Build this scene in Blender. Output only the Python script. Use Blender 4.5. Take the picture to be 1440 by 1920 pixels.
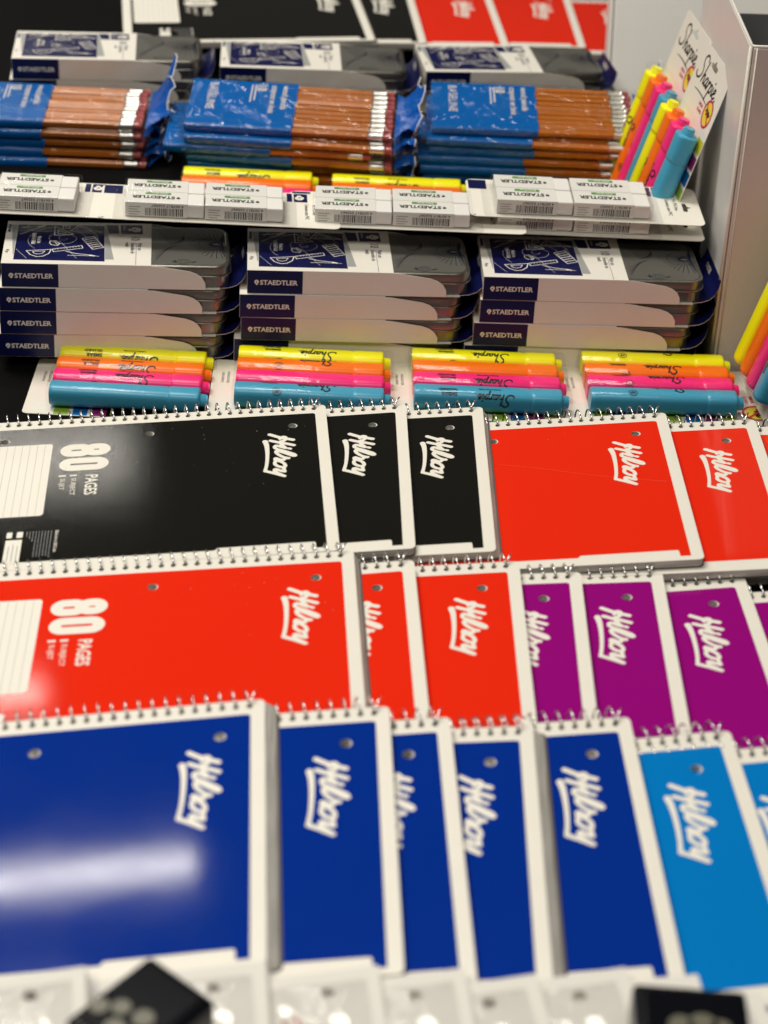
import bpy, bmesh, math, random
import numpy as np
from mathutils import Matrix, Vector
random.seed(7)
R_ = math.radians
for o in list(bpy.data.objects): bpy.data.objects.remove(o)
S = bpy.context.scene
COL = S.collection

# ------------------------------------------------------------------ camera, light, exposure
cd = bpy.data.cameras.new('camera')
cam = bpy.data.objects.new('camera', cd); COL.objects.link(cam)
cd.sensor_fit = 'VERTICAL'; cd.sensor_height = 36; cd.sensor_width = 27
cd.lens = 64.92
cd.clip_start = 0.05; cd.clip_end = 60
cam.matrix_world = Matrix(((0.99874168, -0.0501503, 0.0, 0.0),
                           (0.02676614, 0.53304682, -0.84566226, -1.116),
                           (0.04241021, 0.84459815, 0.53371841, 0.72078),
                           (0, 0, 0, 1)))
cd.dof.use_dof = True
cd.dof.focus_distance = 1.44
cd.dof.aperture_fstop = 5.4
cd.dof.aperture_blades = 0
S.camera = cam

W = bpy.data.worlds.new('World'); S.world = W; W.use_nodes = True
W.node_tree.nodes['Background'].inputs[0].default_value = (1.0, 0.95, 0.87, 1)
W.node_tree.nodes['Background'].inputs[1].default_value = 0.05

def area(name, loc, size, size_y, energy, col, aim=(0, 0, -1)):
    l = bpy.data.lights.new(name, 'AREA'); l.shape = 'RECTANGLE'
    l.size = size; l.size_y = size_y; l.energy = energy; l.color = col
    o = bpy.data.objects.new(name, l); COL.objects.link(o); o.location = loc
    o.rotation_euler = Vector(aim).to_track_quat('-Z', 'Y').to_euler()
    return o
WARM = (1.0, 0.945, 0.845)
# long ceiling fixtures ahead of the camera and to the left (their mirror images are the sheen on the glossy covers)
for fx, fy, fe in ((-1.52, 1.515, 6.8), (-1.72, 1.18, 4), (-1.88, 2.60, 5), (-1.78, 3.75, 8), (-1.86, 4.90, 14)):
    area('ceiling_light', (fx, fy, 2.2), 1.40, 0.065, fe, WARM)
# fixtures overhead on the left and behind the camera
area('ceiling_light', (-0.80, 0.62, 2.25), 1.3, 0.7, 45, WARM)
area('ceiling_light', (-0.45, -1.3, 2.35), 2.0, 0.7, 33, WARM)

S.render.engine = 'CYCLES'
S.cycles.use_denoising = True
S.cycles.max_bounces = 8
S.cycles.transparent_max_bounces = 24
S.cycles.caustics_reflective = False
S.cycles.caustics_refractive = False
S.cycles.sample_clamp_indirect = 4
S.view_settings.view_transform = 'Standard'
S.view_settings.look = 'None'
S.view_settings.exposure = 0.06
S.view_settings.gamma = 1.0

# ------------------------------------------------------------------ materials
MATS = {}
def mat(name, col, rough=0.5, metal=0.0, spec=0.5, bump=0.0, bscale=400, var=0.0, vscale=60, coat=0.0, sss=0.0, bump2=0.0, b2scale=12, rvar=0.0):
    if name in MATS: return MATS[name]
    m = bpy.data.materials.new(name); m.use_nodes = True
    nt = m.node_tree; b = nt.nodes['Principled BSDF']
    b.inputs['Base Color'].default_value = (*col, 1)
    b.inputs['Roughness'].default_value = rough
    b.inputs['Metallic'].default_value = metal
    b.inputs['Specular IOR Level'].default_value = spec
    b.inputs['Coat Weight'].default_value = coat
    if sss:
        b.inputs['Subsurface Weight'].default_value = sss
        b.inputs['Subsurface Radius'].default_value = (0.004, 0.004, 0.004)
    tc = nt.nodes.new('ShaderNodeTexCoord')
    if var:
        n = nt.nodes.new('ShaderNodeTexNoise'); n.inputs['Scale'].default_value = vscale; n.inputs['Detail'].default_value = 5
        nt.links.new(tc.outputs['Object'], n.inputs['Vector'])
        mx = nt.nodes.new('ShaderNodeMix'); mx.data_type = 'RGBA'
        mx.inputs[6].default_value = (*[c * (1 - var) for c in col], 1)
        mx.inputs[7].default_value = (*[min(1, c * (1 + var)) for c in col], 1)
        nt.links.new(n.outputs['Fac'], mx.inputs[0]); nt.links.new(mx.outputs[2], b.inputs['Base Color'])
    if rvar:
        n = nt.nodes.new('ShaderNodeTexNoise'); n.inputs['Scale'].default_value = 22; n.inputs['Detail'].default_value = 6; n.inputs['Roughness'].default_value = .65
        nt.links.new(tc.outputs['Object'], n.inputs['Vector'])
        q = nt.nodes.new('ShaderNodeMapRange'); q.inputs['From Min'].default_value = .3; q.inputs['From Max'].default_value = .7
        q.inputs['To Min'].default_value = rough * (1 - rvar); q.inputs['To Max'].default_value = rough * (1 + rvar)
        nt.links.new(n.outputs['Fac'], q.inputs['Value']); nt.links.new(q.outputs[0], b.inputs['Roughness'])
    prev = None
    for amt, sc, det in ((bump, bscale, 3), (bump2, b2scale, 2)):
        if amt:
            n = nt.nodes.new('ShaderNodeTexNoise'); n.inputs['Scale'].default_value = sc; n.inputs['Detail'].default_value = det
            nt.links.new(tc.outputs['Object'], n.inputs['Vector'])
            bp = nt.nodes.new('ShaderNodeBump'); bp.inputs['Strength'].default_value = amt
            bp.inputs['Distance'].default_value = 0.6 / sc
            nt.links.new(n.outputs['Fac'], bp.inputs['Height'])
            if prev: nt.links.new(prev.outputs['Normal'], bp.inputs['Normal'])
            prev = bp
    if prev: nt.links.new(prev.outputs['Normal'], b.inputs['Normal'])
    MATS[name] = m; return m

def clear_mat(name, tint=(1, 1, 1), rough=0.08, fac=0.10, bump=0.3, bscale=60):
    if name in MATS: return MATS[name]
    m = bpy.data.materials.new(name); m.use_nodes = True
    nt = m.node_tree; nt.nodes.remove(nt.nodes['Principled BSDF']); out = nt.nodes['Material Output']
    t = nt.nodes.new('ShaderNodeBsdfTransparent'); t.inputs[0].default_value = (*tint, 1)
    g = nt.nodes.new('ShaderNodeBsdfGlossy'); g.inputs['Roughness'].default_value = rough
    fr = nt.nodes.new('ShaderNodeLayerWeight'); fr.inputs['Blend'].default_value = 0.25
    mr = nt.nodes.new('ShaderNodeMapRange'); mr.inputs['To Min'].default_value = fac * 0.6; mr.inputs['To Max'].default_value = min(1, fac * 5)
    nt.links.new(fr.outputs['Facing'], mr.inputs['Value'])
    mx = nt.nodes.new('ShaderNodeMixShader')
    tc = nt.nodes.new('ShaderNodeTexCoord'); n = nt.nodes.new('ShaderNodeTexNoise'); n.inputs['Scale'].default_value = bscale; n.inputs['Detail'].default_value = 3
    nt.links.new(tc.outputs['Object'], n.inputs['Vector'])
    bp = nt.nodes.new('ShaderNodeBump'); bp.inputs['Strength'].default_value = bump; bp.inputs['Distance'].default_value = 0.8 / bscale
    nt.links.new(n.outputs['Fac'], bp.inputs['Height'])
    nt.links.new(bp.outputs['Normal'], g.inputs['Normal']); nt.links.new(bp.outputs['Normal'], fr.inputs['Normal'])
    nt.links.new(mr.outputs['Result'], mx.inputs[0]); nt.links.new(t.outputs[0], mx.inputs[1]); nt.links.new(g.outputs[0], mx.inputs[2])
    nt.links.new(mx.outputs[0], out.inputs['Surface'])
    MATS[name] = m; return m

CARDW = mat('white card', (0.80, 0.77, 0.69), 0.45, bump=0.05, bscale=900, var=0.03)
PAPER = mat('paper edges', (0.70, 0.68, 0.63), 0.8, bump=0.3, bscale=1500, var=0.12, vscale=500)
GREYB = mat('grey board', (0.09, 0.08, 0.07), 0.8, var=0.1)
INKW = mat('white ink', (0.82, 0.79, 0.71), 0.4)
INKK = mat('black ink', (0.012, 0.012, 0.012), 0.45)
INKG = mat('grey ink', (0.22, 0.22, 0.22), 0.5)
INKR = mat('red ink', (0.55, 0.02, 0.06), 0.45)
COVER = {}
for nm, c in dict(black=(0.008, 0.0078, 0.006), red=(0.80, 0.022, 0.004), purple=(0.285, 0.001, 0.19), blue=(0.0, 0.026, 0.265), cyan=(0.0, 0.185, 0.55)).items():
    COVER[nm] = mat(nm + ' coated cover', c, 0.068, spec=0.44, bump=0.045 if nm == 'black' else 0.010, bscale=900 if nm == 'black' else 1500, bump2=0.0006, b2scale=9, rvar=0.2)
STEEL = mat('coil wire', (0.80, 0.80, 0.78), 0.20, metal=1.0)
NAVY = mat('navy print', (0.005, 0.007, 0.062), 0.3, spec=0.3, bump2=0.05, b2scale=20)
GREYP = mat('grey print', (0.34, 0.35, 0.34), 0.35)
BOXW = mat('box card', (0.80, 0.77, 0.70), 0.35, bump2=0.06, b2scale=20, var=0.02)
TIN = mat('brushed tin', (0.26, 0.25, 0.22), 0.30, metal=0.9, bump=0.05, bscale=700, var=0.1)
TINL = mat('tin lid', (0.12, 0.118, 0.105), 0.42, metal=0.2, spec=0.35, bump=0.05, bscale=900, var=0.06)
ERW = mat('eraser sleeve', (0.78, 0.77, 0.73), 0.45, var=0.02)
ERB = mat('eraser rubber', (0.82, 0.81, 0.78), 0.6, sss=0.1)
GREEN = mat('green print', (0.13, 0.33, 0.09), 0.4)
FL = dict(yellow=mat('yellow fluorescent plastic', (1.0, 0.97, 0.0), 0.33, spec=0.5),
          orange=mat('orange fluorescent plastic', (1.0, 0.19, 0.004), 0.33),
          pink=mat('pink fluorescent plastic', (1.0, 0.025, 0.22), 0.33),
          blue=mat('blue plastic', (0.06, 0.37, 0.57), 0.33))
STRIP = [mat('lime print', (0.30, 0.50, 0.04), 0.4), mat('blue print', (0.0, 0.13, 0.42), 0.4), mat('purple print', (0.25, 0.02, 0.16), 0.4), mat('yellow print', (0.60, 0.56, 0.02), 0.4)]
LOGOY = mat('logo yellow', (0.85, 0.66, 0.05), 0.4)
BLIS = clear_mat('clear blister', (0.985, 0.985, 0.985), 0.10, 0.025, 0.12, 40)
FILM = clear_mat('clear film', (0.985, 0.985, 0.985), 0.04, 0.034, 0.8, 42)
FILMW = clear_mat('shrink film', (0.98, 0.98, 0.98), 0.08, 0.07, 0.35, 16)
WOOD = mat('orange pencil lacquer', (0.46, 0.135, 0.010), 0.32, spec=0.35, var=0.12, vscale=90)
FERR = mat('aluminium ferrule', (0.72, 0.70, 0.66), 0.3, metal=0.9, bump=0.4, bscale=900)
RUB = mat('pink rubber', (0.48, 0.10, 0.10), 0.7)
LBL = mat('blue film print', (0.0, 0.105, 0.40), 0.26, spec=0.3, bump=0.15, bscale=90)
TAIL = mat('blue crimped film', (0.004, 0.09, 0.42), 0.2, bump=0.4, bscale=120)
TAILW = mat('white film edge', (0.75, 0.76, 0.8), 0.3)
BINDW = mat('white vinyl', (0.76, 0.75, 0.72), 0.30, spec=0.5, bump=0.06, bscale=500, bump2=0.05, b2scale=8)
BINDB = mat('lit white vinyl', (0.93, 0.91, 0.87), 0.35, bump=0.06, bscale=500)  # lighter copy of the white vinyl: light on the rear binder painted in
SPINE = mat('shaded vinyl spine', (0.62, 0.55, 0.51), 0.35, bump=0.06, bscale=500)  # darker copy of the white vinyl: shade on the spine put into its colour
SEAM = mat('welded seam', (0.74, 0.71, 0.64), 0.3, bump=0.5, bscale=700)
BLACKT = mat('black table', (0.002, 0.002, 0.002), 0.75, spec=0.08, bump=0.15, bscale=300)
BLACKP = mat('black glossy plastic', (0.003, 0.0035, 0.006), 0.2, spec=0.25)
CREAM = mat('cream spots', (0.14, 0.135, 0.10), 0.4)
PACKW = mat('loose leaf paper', (0.74, 0.72, 0.67), 0.6, var=0.03, vscale=30)

# ------------------------------------------------------------------ mesh helpers
class MB:
    def __init__(s): s.v = []; s.f = []; s.m = []; s.mats = []; s.smooth = []
    def add(s, v, f, m, smooth=False):
        if m not in s.mats: s.mats.append(m)
        k = len(s.v); i = s.mats.index(m)
        s.v += [tuple(map(float, p)) for p in v]; s.f += [tuple(a + k for a in q) for q in f]
        s.m += [i] * len(f); s.smooth += [smooth] * len(f)
    def mesh(s, name):
        me = bpy.data.meshes.new(name); me.from_pydata(s.v, [], s.f)
        for m in s.mats: me.materials.append(m)
        me.polygons.foreach_set('material_index', s.m)
        me.polygons.foreach_set('use_smooth', s.smooth)
        me.update(); return me
def obj(name, me, parent=None, loc=None):
    o = bpy.data.objects.new(name, me); COL.objects.link(o)
    if parent: o.parent = parent
    if loc is not None: o.location = loc
    return o
def one(name, geo, m, parent=None, smooth=False):
    b = MB(); b.add(geo[0], geo[1], m, smooth); return obj(name, b.mesh(name), parent)
def thing(name, label, cat, M, group=None):
    o = bpy.data.objects.new(name, None); COL.objects.link(o); o.empty_display_size = 0.02
    o.matrix_world = M; o['label'] = label; o['category'] = cat
    if group: o['group'] = group
    return o
def copy_tree(src, M, label, group=None):
    def rec(o, p):
        c = o.copy(); COL.objects.link(c)
        if p: c.parent = p
        for ch in o.children: rec(ch, c)
        return c
    r = rec(src, None); r.matrix_world = M; r['label'] = label
    if group: r['group'] = group
    return r
def pose(x, y, z, yaw=0, roll=0, pit=0):
    return Matrix.Translation((x, y, z)) @ Matrix.Rotation(R_(yaw), 4, 'Z') @ Matrix.Rotation(R_(pit), 4, 'X') @ Matrix.Rotation(-R_(roll), 4, 'Y')

def box(x0, y0, z0, x1, y1, z1):
    v = [(x0, y0, z0), (x1, y0, z0), (x1, y1, z0), (x0, y1, z0), (x0, y0, z1), (x1, y0, z1), (x1, y1, z1), (x0, y1, z1)]
    return v, [(3, 2, 1, 0), (4, 5, 6, 7), (0, 1, 5, 4), (1, 2, 6, 5), (2, 3, 7, 6), (3, 0, 4, 7)]
def bevbox(x0, y0, z0, x1, y1, z1, b, seg=2):
    bm = bmesh.new(); v, f = box(x0, y0, z0, x1, y1, z1)
    vs = [bm.verts.new(p) for p in v]; [bm.faces.new([vs[i] for i in q]) for q in f]
    bmesh.ops.bevel(bm, geom=bm.edges[:], offset=b, segments=seg, profile=0.5, affect='EDGES')
    bm.verts.index_update(); r = ([v.co[:] for v in bm.verts], [tuple(v.index for v in f.verts) for f in bm.faces]); bm.free(); return r
def rrect(x0, y0, x1, y1, r, n=5):
    p = []
    for cx, cy, a0 in ((x1 - r, y1 - r, 0), (x0 + r, y1 - r, 90), (x0 + r, y0 + r, 180), (x1 - r, y0 + r, 270)):
        for k in range(n + 1):
            a = R_(a0 + 90 * k / n); p.append((cx + r * math.cos(a), cy + r * math.sin(a)))
    return p
def circ(cx, cy, r, n=14, ry=None): return [(cx + r * math.cos(2 * math.pi * k / n), cy + (ry or r) * math.sin(2 * math.pi * k / n)) for k in range(n)]
def prism(pts, z0, z1):
    n = len(pts); v = [(x, y, z0) for x, y in pts] + [(x, y, z1) for x, y in pts]
    return v, [tuple(range(n - 1, -1, -1)), tuple(range(n, 2 * n))] + [(i, (i + 1) % n, n + (i + 1) % n, n + i) for i in range(n)]
def flat(pts, z): return [(x, y, z) for x, y in pts], [tuple(range(len(pts)))]
def sheet(outer, holes, thick, z_top):
    """flat sheet with real holes, filled by the curve tessellator; top at z_top"""
    cu = bpy.data.curves.new('tmp', 'CURVE'); cu.dimensions = '2D'; cu.fill_mode = 'BOTH'
    cu.extrude = thick / 2
    for poly in [outer] + holes:
        sp = cu.splines.new('POLY'); sp.points.add(len(poly) - 1); sp.use_cyclic_u = True
        for p, q in zip(sp.points, poly): p.co = (q[0] * 10, q[1] * 10, 0, 1)
    o = bpy.data.objects.new('tmp', cu); COL.objects.link(o)
    me = bpy.data.meshes.new_from_object(o.evaluated_get(bpy.context.evaluated_depsgraph_get()))
    # extrude is not scaled by the x10 used for the outline: heights are rebuilt from their sign
    v = [(p.co.x / 10, p.co.y / 10, z_top if p.co.z > 0 or thick == 0 else z_top - thick) for p in me.vertices]
    f = [tuple(p.vertices) for p in me.polygons]
    bpy.data.objects.remove(o); bpy.data.curves.remove(cu); bpy.data.meshes.remove(me)
    return v, f
def lathe(profile, n=20, axis='x'):
    """profile of (x, r): solid of revolution about the x axis"""
    v = []; f = []
    for x, r in profile:
        for k in range(n):
            a = 2 * math.pi * k / n; v.append((x, r * math.cos(a), r * math.sin(a)))
    for i in range(len(profile) - 1):
        for k in range(n):
            k2 = (k + 1) % n; f.append((i * n + k, i * n + k2, (i + 1) * n + k2, (i + 1) * n + k))
    f.append(tuple(range(n))); f.append(tuple(range(len(profile) * n - 1, (len(profile) - 1) * n - 1, -1)))
    return v, [tuple(reversed(q)) for q in f]
def tube(path, r, n=5, cap=True):
    path = [Vector(p) for p in path]; v = []; f = []; t0 = None; ref = None
    for i, p in enumerate(path):
        t = (path[min(i + 1, len(path) - 1)] - path[max(i - 1, 0)]).normalized()
        if ref is None: ref = t.orthogonal().normalized()
        ref = (ref - t * ref.dot(t)).normalized(); b = t.cross(ref)
        for k in range(n):
            a = 2 * math.pi * k / n; v.append(p + ref * (r * math.cos(a)) + b * (r * math.sin(a)))
    for i in range(len(path) - 1):
        for k in range(n):
            k2 = (k + 1) % n; f.append((i * n + k, i * n + k2, (i + 1) * n + k2, (i + 1) * n + k))
    if cap: f.append(tuple(reversed(range(n)))); f.append(tuple(range((len(path) - 1) * n, len(path) * n)))
    return v, f

# ------------------------------------------------------------------ print: brush strokes and type as thin flat meshes
def smooth(pts, n=5, closed=False):
    """Catmull-Rom through points (x, y[, r])"""
    P = [np.array(p, float) for p in pts]; out = []
    m = len(P)
    for i in range(m if closed else m - 1):
        p0 = P[(i - 1) % m] if (closed or i > 0) else P[0]; p1 = P[i]; p2 = P[(i + 1) % m]
        p3 = P[(i + 2) % m] if (closed or i + 2 < m) else P[-1]
        for k in range(n):
            t = k / n
            out.append(0.5 * (2 * p1 + (p2 - p0) * t + (2 * p0 - 5 * p1 + 4 * p2 - p3) * t * t + (3 * p1 - p0 - 3 * p2 + p3) * t ** 3))
    if not closed: out.append(P[-1])
    else: out.append(out[0])
    return out
def decal(strokes, cell):
    """strokes: list of (points, radius | None if radius is each point's third value). Union outline by marching squares."""
    segs = []
    for pts, r in strokes:
        pts = [np.array(p, float) for p in pts]
        if len(pts) == 1: pts = pts * 2
        for a, b in zip(pts[:-1], pts[1:]):
            segs.append((a[0], a[1], r if r is not None else a[2], b[0], b[1], r if r is not None else b[2]))
    s = np.array(segs); mr = max(s[:, 2].max(), s[:, 5].max()) + 2 * cell
    x0, x1 = min(s[:, 0].min(), s[:, 3].min()) - mr, max(s[:, 0].max(), s[:, 3].max()) + mr
    y0, y1 = min(s[:, 1].min(), s[:, 4].min()) - mr, max(s[:, 1].max(), s[:, 4].max()) + mr
    nx, ny = int((x1 - x0) / cell) + 2, int((y1 - y0) / cell) + 2
    F = np.full((nx, ny), 1e3)
    gx = x0 + np.arange(nx) * cell; gy = y0 + np.arange(ny) * cell
    for ax, ay, ar, bx, by, br in s:
        R = max(ar, br) + 2 * cell
        i0 = max(0, int((min(ax, bx) - R - x0) / cell)); i1 = min(nx, int((max(ax, bx) + R - x0) / cell) + 2)
        j0 = max(0, int((min(ay, by) - R - y0) / cell)); j1 = min(ny, int((max(ay, by) + R - y0) / cell) + 2)
        X, Y = np.meshgrid(gx[i0:i1], gy[j0:j1], indexing='ij')
        dx, dy = bx - ax, by - ay; L = dx * dx + dy * dy
        t = np.clip(((X - ax) * dx + (Y - ay) * dy) / L, 0, 1) if L > 0 else np.zeros_like(X)
        d = np.hypot(X - ax - t * dx, Y - ay - t * dy) - (ar + (br - ar) * t)
        F[i0:i1, j0:j1] = np.minimum(F[i0:i1, j0:j1], d)
    V = []; VI = {}; FA = []
    def node(i, j):
        k = (i, j)
        if k not in VI: VI[k] = len(V); V.append((gx[i], gy[j]))
        return VI[k]
    def edge(i, j, k, l):
        key = (min((i, j), (k, l)), max((i, j), (k, l)))
        if key not in VI:
            a, b = F[i, j], F[k, l]; t = min(0.98, max(0.02, a / (a - b))); VI[key] = len(V)
            V.append((gx[i] + (gx[k] - gx[i]) * t, gy[j] + (gy[l] - gy[j]) * t))
        return VI[key]
    ins = F < 0
    for i in range(nx - 1):
        j = 0
        col = ins[i]; col2 = ins[i + 1]
        while j < ny - 1:
            c = (col[j], col2[j], col2[j + 1], col[j + 1])
            if not any(c): j += 1; continue
            if all(c):
                j2 = j
                while j2 + 1 < ny - 1 and col[j2 + 2] and col2[j2 + 2]: j2 += 1
                FA.append((node(i, j), node(i + 1, j), node(i + 1, j2 + 1), node(i, j2 + 1))); j = j2 + 1; continue
            cs = ((i, j), (i + 1, j), (i + 1, j + 1), (i, j + 1)); poly = []
            for q in range(4):
                a, b = cs[q], cs[(q + 1) % 4]
                if c[q]: poly.append(node(*a))
                if c[q] != c[(q + 1) % 4]: poly.append(edge(*a, *b))
            if len(poly) > 2: FA.append(tuple(poly))
            j += 1
    return V, FA
TXT = {}
def fit(s, h, w, bold=0.0):
    v, f = text(s, 1.0, bold); xs = [p[0] for p in v]; ys = [p[1] for p in v]
    kx, ky = w / (max(xs) - min(xs)), h / (max(ys) - min(ys))
    return [((x - min(xs)) * kx, (y - min(ys)) * ky) for x, y in v], f
def text(s, size, bold=0.0, xs=1.0, align='LEFT', sp=1.0):
    key = (s, size, bold, xs, align, sp)
    if key in TXT: return TXT[key]
    cu = bpy.data.curves.new('tmp', 'FONT'); cu.body = s; cu.size = 1; cu.align_x = align; cu.offset = bold; cu.resolution_u = 2; cu.space_character = sp
    o = bpy.data.objects.new('tmp', cu); COL.objects.link(o)
    me = bpy.data.meshes.new_from_object(o.evaluated_get(bpy.context.evaluated_depsgraph_get()))
    r = ([(p.co.x * size * xs, p.co.y * size) for p in me.vertices], [tuple(p.vertices) for p in me.polygons])
    bpy.data.objects.remove(o); bpy.data.curves.remove(cu); bpy.data.meshes.remove(me)
    TXT[key] = r; return r
def up(f): return f
def place(dec, fn): return [fn(x, y) for x, y in dec[0]], dec[1]
def cw90(cx, cy, z): return lambda x, y: (cx + y, cy - x, z)        # type reading towards the viewer
def flip(cx, cy, z): return lambda x, y: (cx - x, cy - y, z)         # type upside down
def norm(cx, cy, z): return lambda x, y: (cx + x, cy + y, z)
mm = 0.001

# brush script read off the cover: points in mm, x along the reading direction, y up
def zm(x, y):      # photo px on the red cover -> mm in the type frame
    X, Y = x / 1000, y / 1000; d = 0.0027 * X + 0.0398 * Y + 1
    return ((3.5796 * X + 67.5688 * Y + 7.9273) / d, (33.4715 * X - 9.0187 * Y - 53.2656) / d)
def zl(*p): return [zm(a, b) for a, b in p]
def zr(pts): return [(*zm(a, b), r) for a, b, r in pts]
HIL = [
    (smooth(zl((385, 492), (600, 552), (720, 575), (935, 612))), 1.7),
    (smooth(zl((430, 632), (620, 672), (800, 700), (975, 735))), 1.6),
    (smooth(zl((640, 590), (690, 545), (760, 562), (735, 630), (650, 655), (690, 715), (745, 762), (800, 800))), 1.5),
    (smooth(zl((795, 800), (700, 778), (590, 745), (548, 762), (560, 800), (640, 832), (760, 862), (900, 905), (1010, 940), (1050, 975), (1000, 978), (860, 935), (720, 890), (620, 862), (598, 890), (640, 935), (730, 985), (800, 1012), (905, 1035))), 1.42),
    (smooth(zl((905, 1030), (830, 1040), (790, 1075), (700, 1058), (620, 1035), (605, 1060), (640, 1095))), 1.42),
    (smooth(zl((640, 1092), (720, 1105), (820, 1150), (862, 1210), (820, 1240), (720, 1225), (630, 1180), (612, 1130)), closed=True), 1.4),
    (smooth(zl((830, 1235), (850, 1300), (868, 1338))), 1.4),
    (smooth(zl((868, 1338), (780, 1322), (690, 1290), (640, 1292), (650, 1335), (720, 1375), (878, 1440))), 1.5),
    (zl((880, 1442), (640, 1378), (425, 1328)), 1.55),
    (smooth(zr([(420, 1328, 1.35), (432, 1200, 1.25), (425, 1060, 1.35), (400, 900, 1.5), (360, 750, 1.8), (308, 650, 2.1)])), None),
    (zl((875, 808), (912, 818)), 1.3),
]
HILROY = decal(HIL, 0.42)
def stadium(cx, cy, hw, hh, n=6):
    p = []
    for k in range(2 * n + 1):
        a = math.pi * k / (2 * n); p.append((cx + hw * math.cos(a), cy + hh - hw + hw * math.sin(a)))
    for k in range(2 * n + 1):
        a = math.pi + math.pi * k / (2 * n); p.append((cx + hw * math.cos(a), cy - hh + hw + hw * math.sin(a)))
    return p + [p[0]]
NUM80 = decal([(stadium(8.9, 25.6, 4.7, 6.2), 4.0), (stadium(8.9, 10.6, 5.0, 8.0), 4.0), (stadium(29.2, 17.3, 5.1, 14.2), 3.9)], 0.6)

# cursive marker name: letters in x-heights
def sharpie(cellmm, h, w=.15):
    k = h
    P = []
    S_ = smooth([(2.05, 2.25), (1.75, 2.62), (1.2, 2.7), (0.72, 2.3), (0.85, 1.75), (1.35, 1.3), (1.55, .75), (1.2, .2), (.55, .0), (-.05, .22), (-.1, .5)], 6)
    h_ = smooth([(2.45, 2.35), (2.3, 1.3), (2.12, .05), (2.25, .55), (2.6, .98), (2.85, .8), (2.8, .3), (2.95, .05), (3.2, .25)], 5)
    a_ = smooth([(4.05, .85), (3.7, 1.0), (3.35, .6), (3.4, .1), (3.75, .12), (4.0, .6), (4.08, .9), (4.0, .3), (4.15, .05), (4.4, .3)], 5)
    r_ = smooth([(4.55, .95), (4.55, .4), (4.5, .0), (4.62, .55), (4.9, .98), (5.12, .9)], 5)
    p_ = smooth([(5.45, .95), (5.32, 0), (5.15, -.95), (5.35, .3), (5.62, .9), (5.95, .9), (6.0, .4), (5.7, .05), (5.4, .2)], 5)
    i_ = smooth([(6.45, .95), (6.38, .4), (6.5, .05), (6.75, .3)], 5)
    e_ = smooth([(6.9, .45), (7.3, .6), (7.45, .9), (7.15, 1.0), (6.9, .6), (7.0, .12), (7.4, .05), (7.75, .3)], 5)
    for s in (S_, h_, a_, r_, p_, i_, e_): P.append(([(a * k + .16 * b * k, b * k) for a, b in s], w * k))
    P.append(([(6.72 * k, 1.45 * k)], (w + .03) * k)); P.append(([(8.15 * k, .05 * k)], 0.15 * k))
    return decal(P, cellmm)
SHARP_PEN = sharpie(0.25, 3.75, .165)
SHARP_CARD = sharpie(0.5, 8.2, .12)

# the small helmeted-head mark of the stationery maker
def head(s):
    P = [(smooth([(-.5, .2), (-.2, .75), (.4, .8), (.8, .4), (.75, -.1), (.4, -.3)]), .2), (smooth([(-.55, -.1), (-.2, -.3), (.1, -.6), (.5, -.75)]), .2), (smooth([(-.2, .25), (.2, .35), (.45, .1)]), .15), ([(-.1, -.85), (.35, -.95)], .12)]
    return decal([([(a * s, b * s) for a, b in p], r * s) for p, r in P], 0.16 * s)
HEAD = head(1.0)
def scaled(d, k): return [(x * k, y * k) for x, y in d[0]], d[1]

# ------------------------------------------------------------------ setting
one('display_table', bevbox(-1.0, -0.95, -0.06, 1.0, 0.405, -0.012, 0.004), BLACKT)['kind'] = 'structure'
one('display_ledge', bevbox(-0.46, 0.364, -0.011, 0.262, 0.407, 0.086, 0.002), BLACKT)['kind'] = 'structure'
one('display_step', bevbox(-1.0, 0.409, -0.06, 1.0, 1.30, 0.045, 0.004), BLACKT)['kind'] = 'structure'

# ------------------------------------------------------------------ spiral notebooks
NL, NW = 0.267, 0.203
PIT = 0.00804
NH = 32
hx = [-(NL - (NH - 1) * PIT) / 2 - k * PIT for k in range(NH)]
BIND = [(-0.0263 - 0.108 * k, -0.030) for k in range(3)]
bh = [circ(x, y, 0.0036, 16) for x, y in BIND]
ch = [circ(x, -0.0056, 0.0022, 9) for x in hx]
outer = rrect(-NL, -NW, 0, 0, 0.004, 4)
cover_geo = sheet(outer, bh + ch, 0.0004, 0.0)
def panel_outline():
    a, b = -0.2585, -0.0085
    p = [(b, -0.0125 - .002), (b - .0006, -0.0131), (b - .002, -0.0125), (a, -0.0125), (a, -0.1940), (-0.0860, -0.1940), (-0.0845, -0.1935), (-0.0840, -0.1920), (-0.0830, -0.1912), (-0.0172, -0.1905), (-0.0162, -0.1912), (-0.0160, -0.1925), (-0.0158, -0.1980), (b, -0.1980)]
    return p
panel_geo = sheet(panel_outline(), bh, 0.0, 0.00012)
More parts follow.
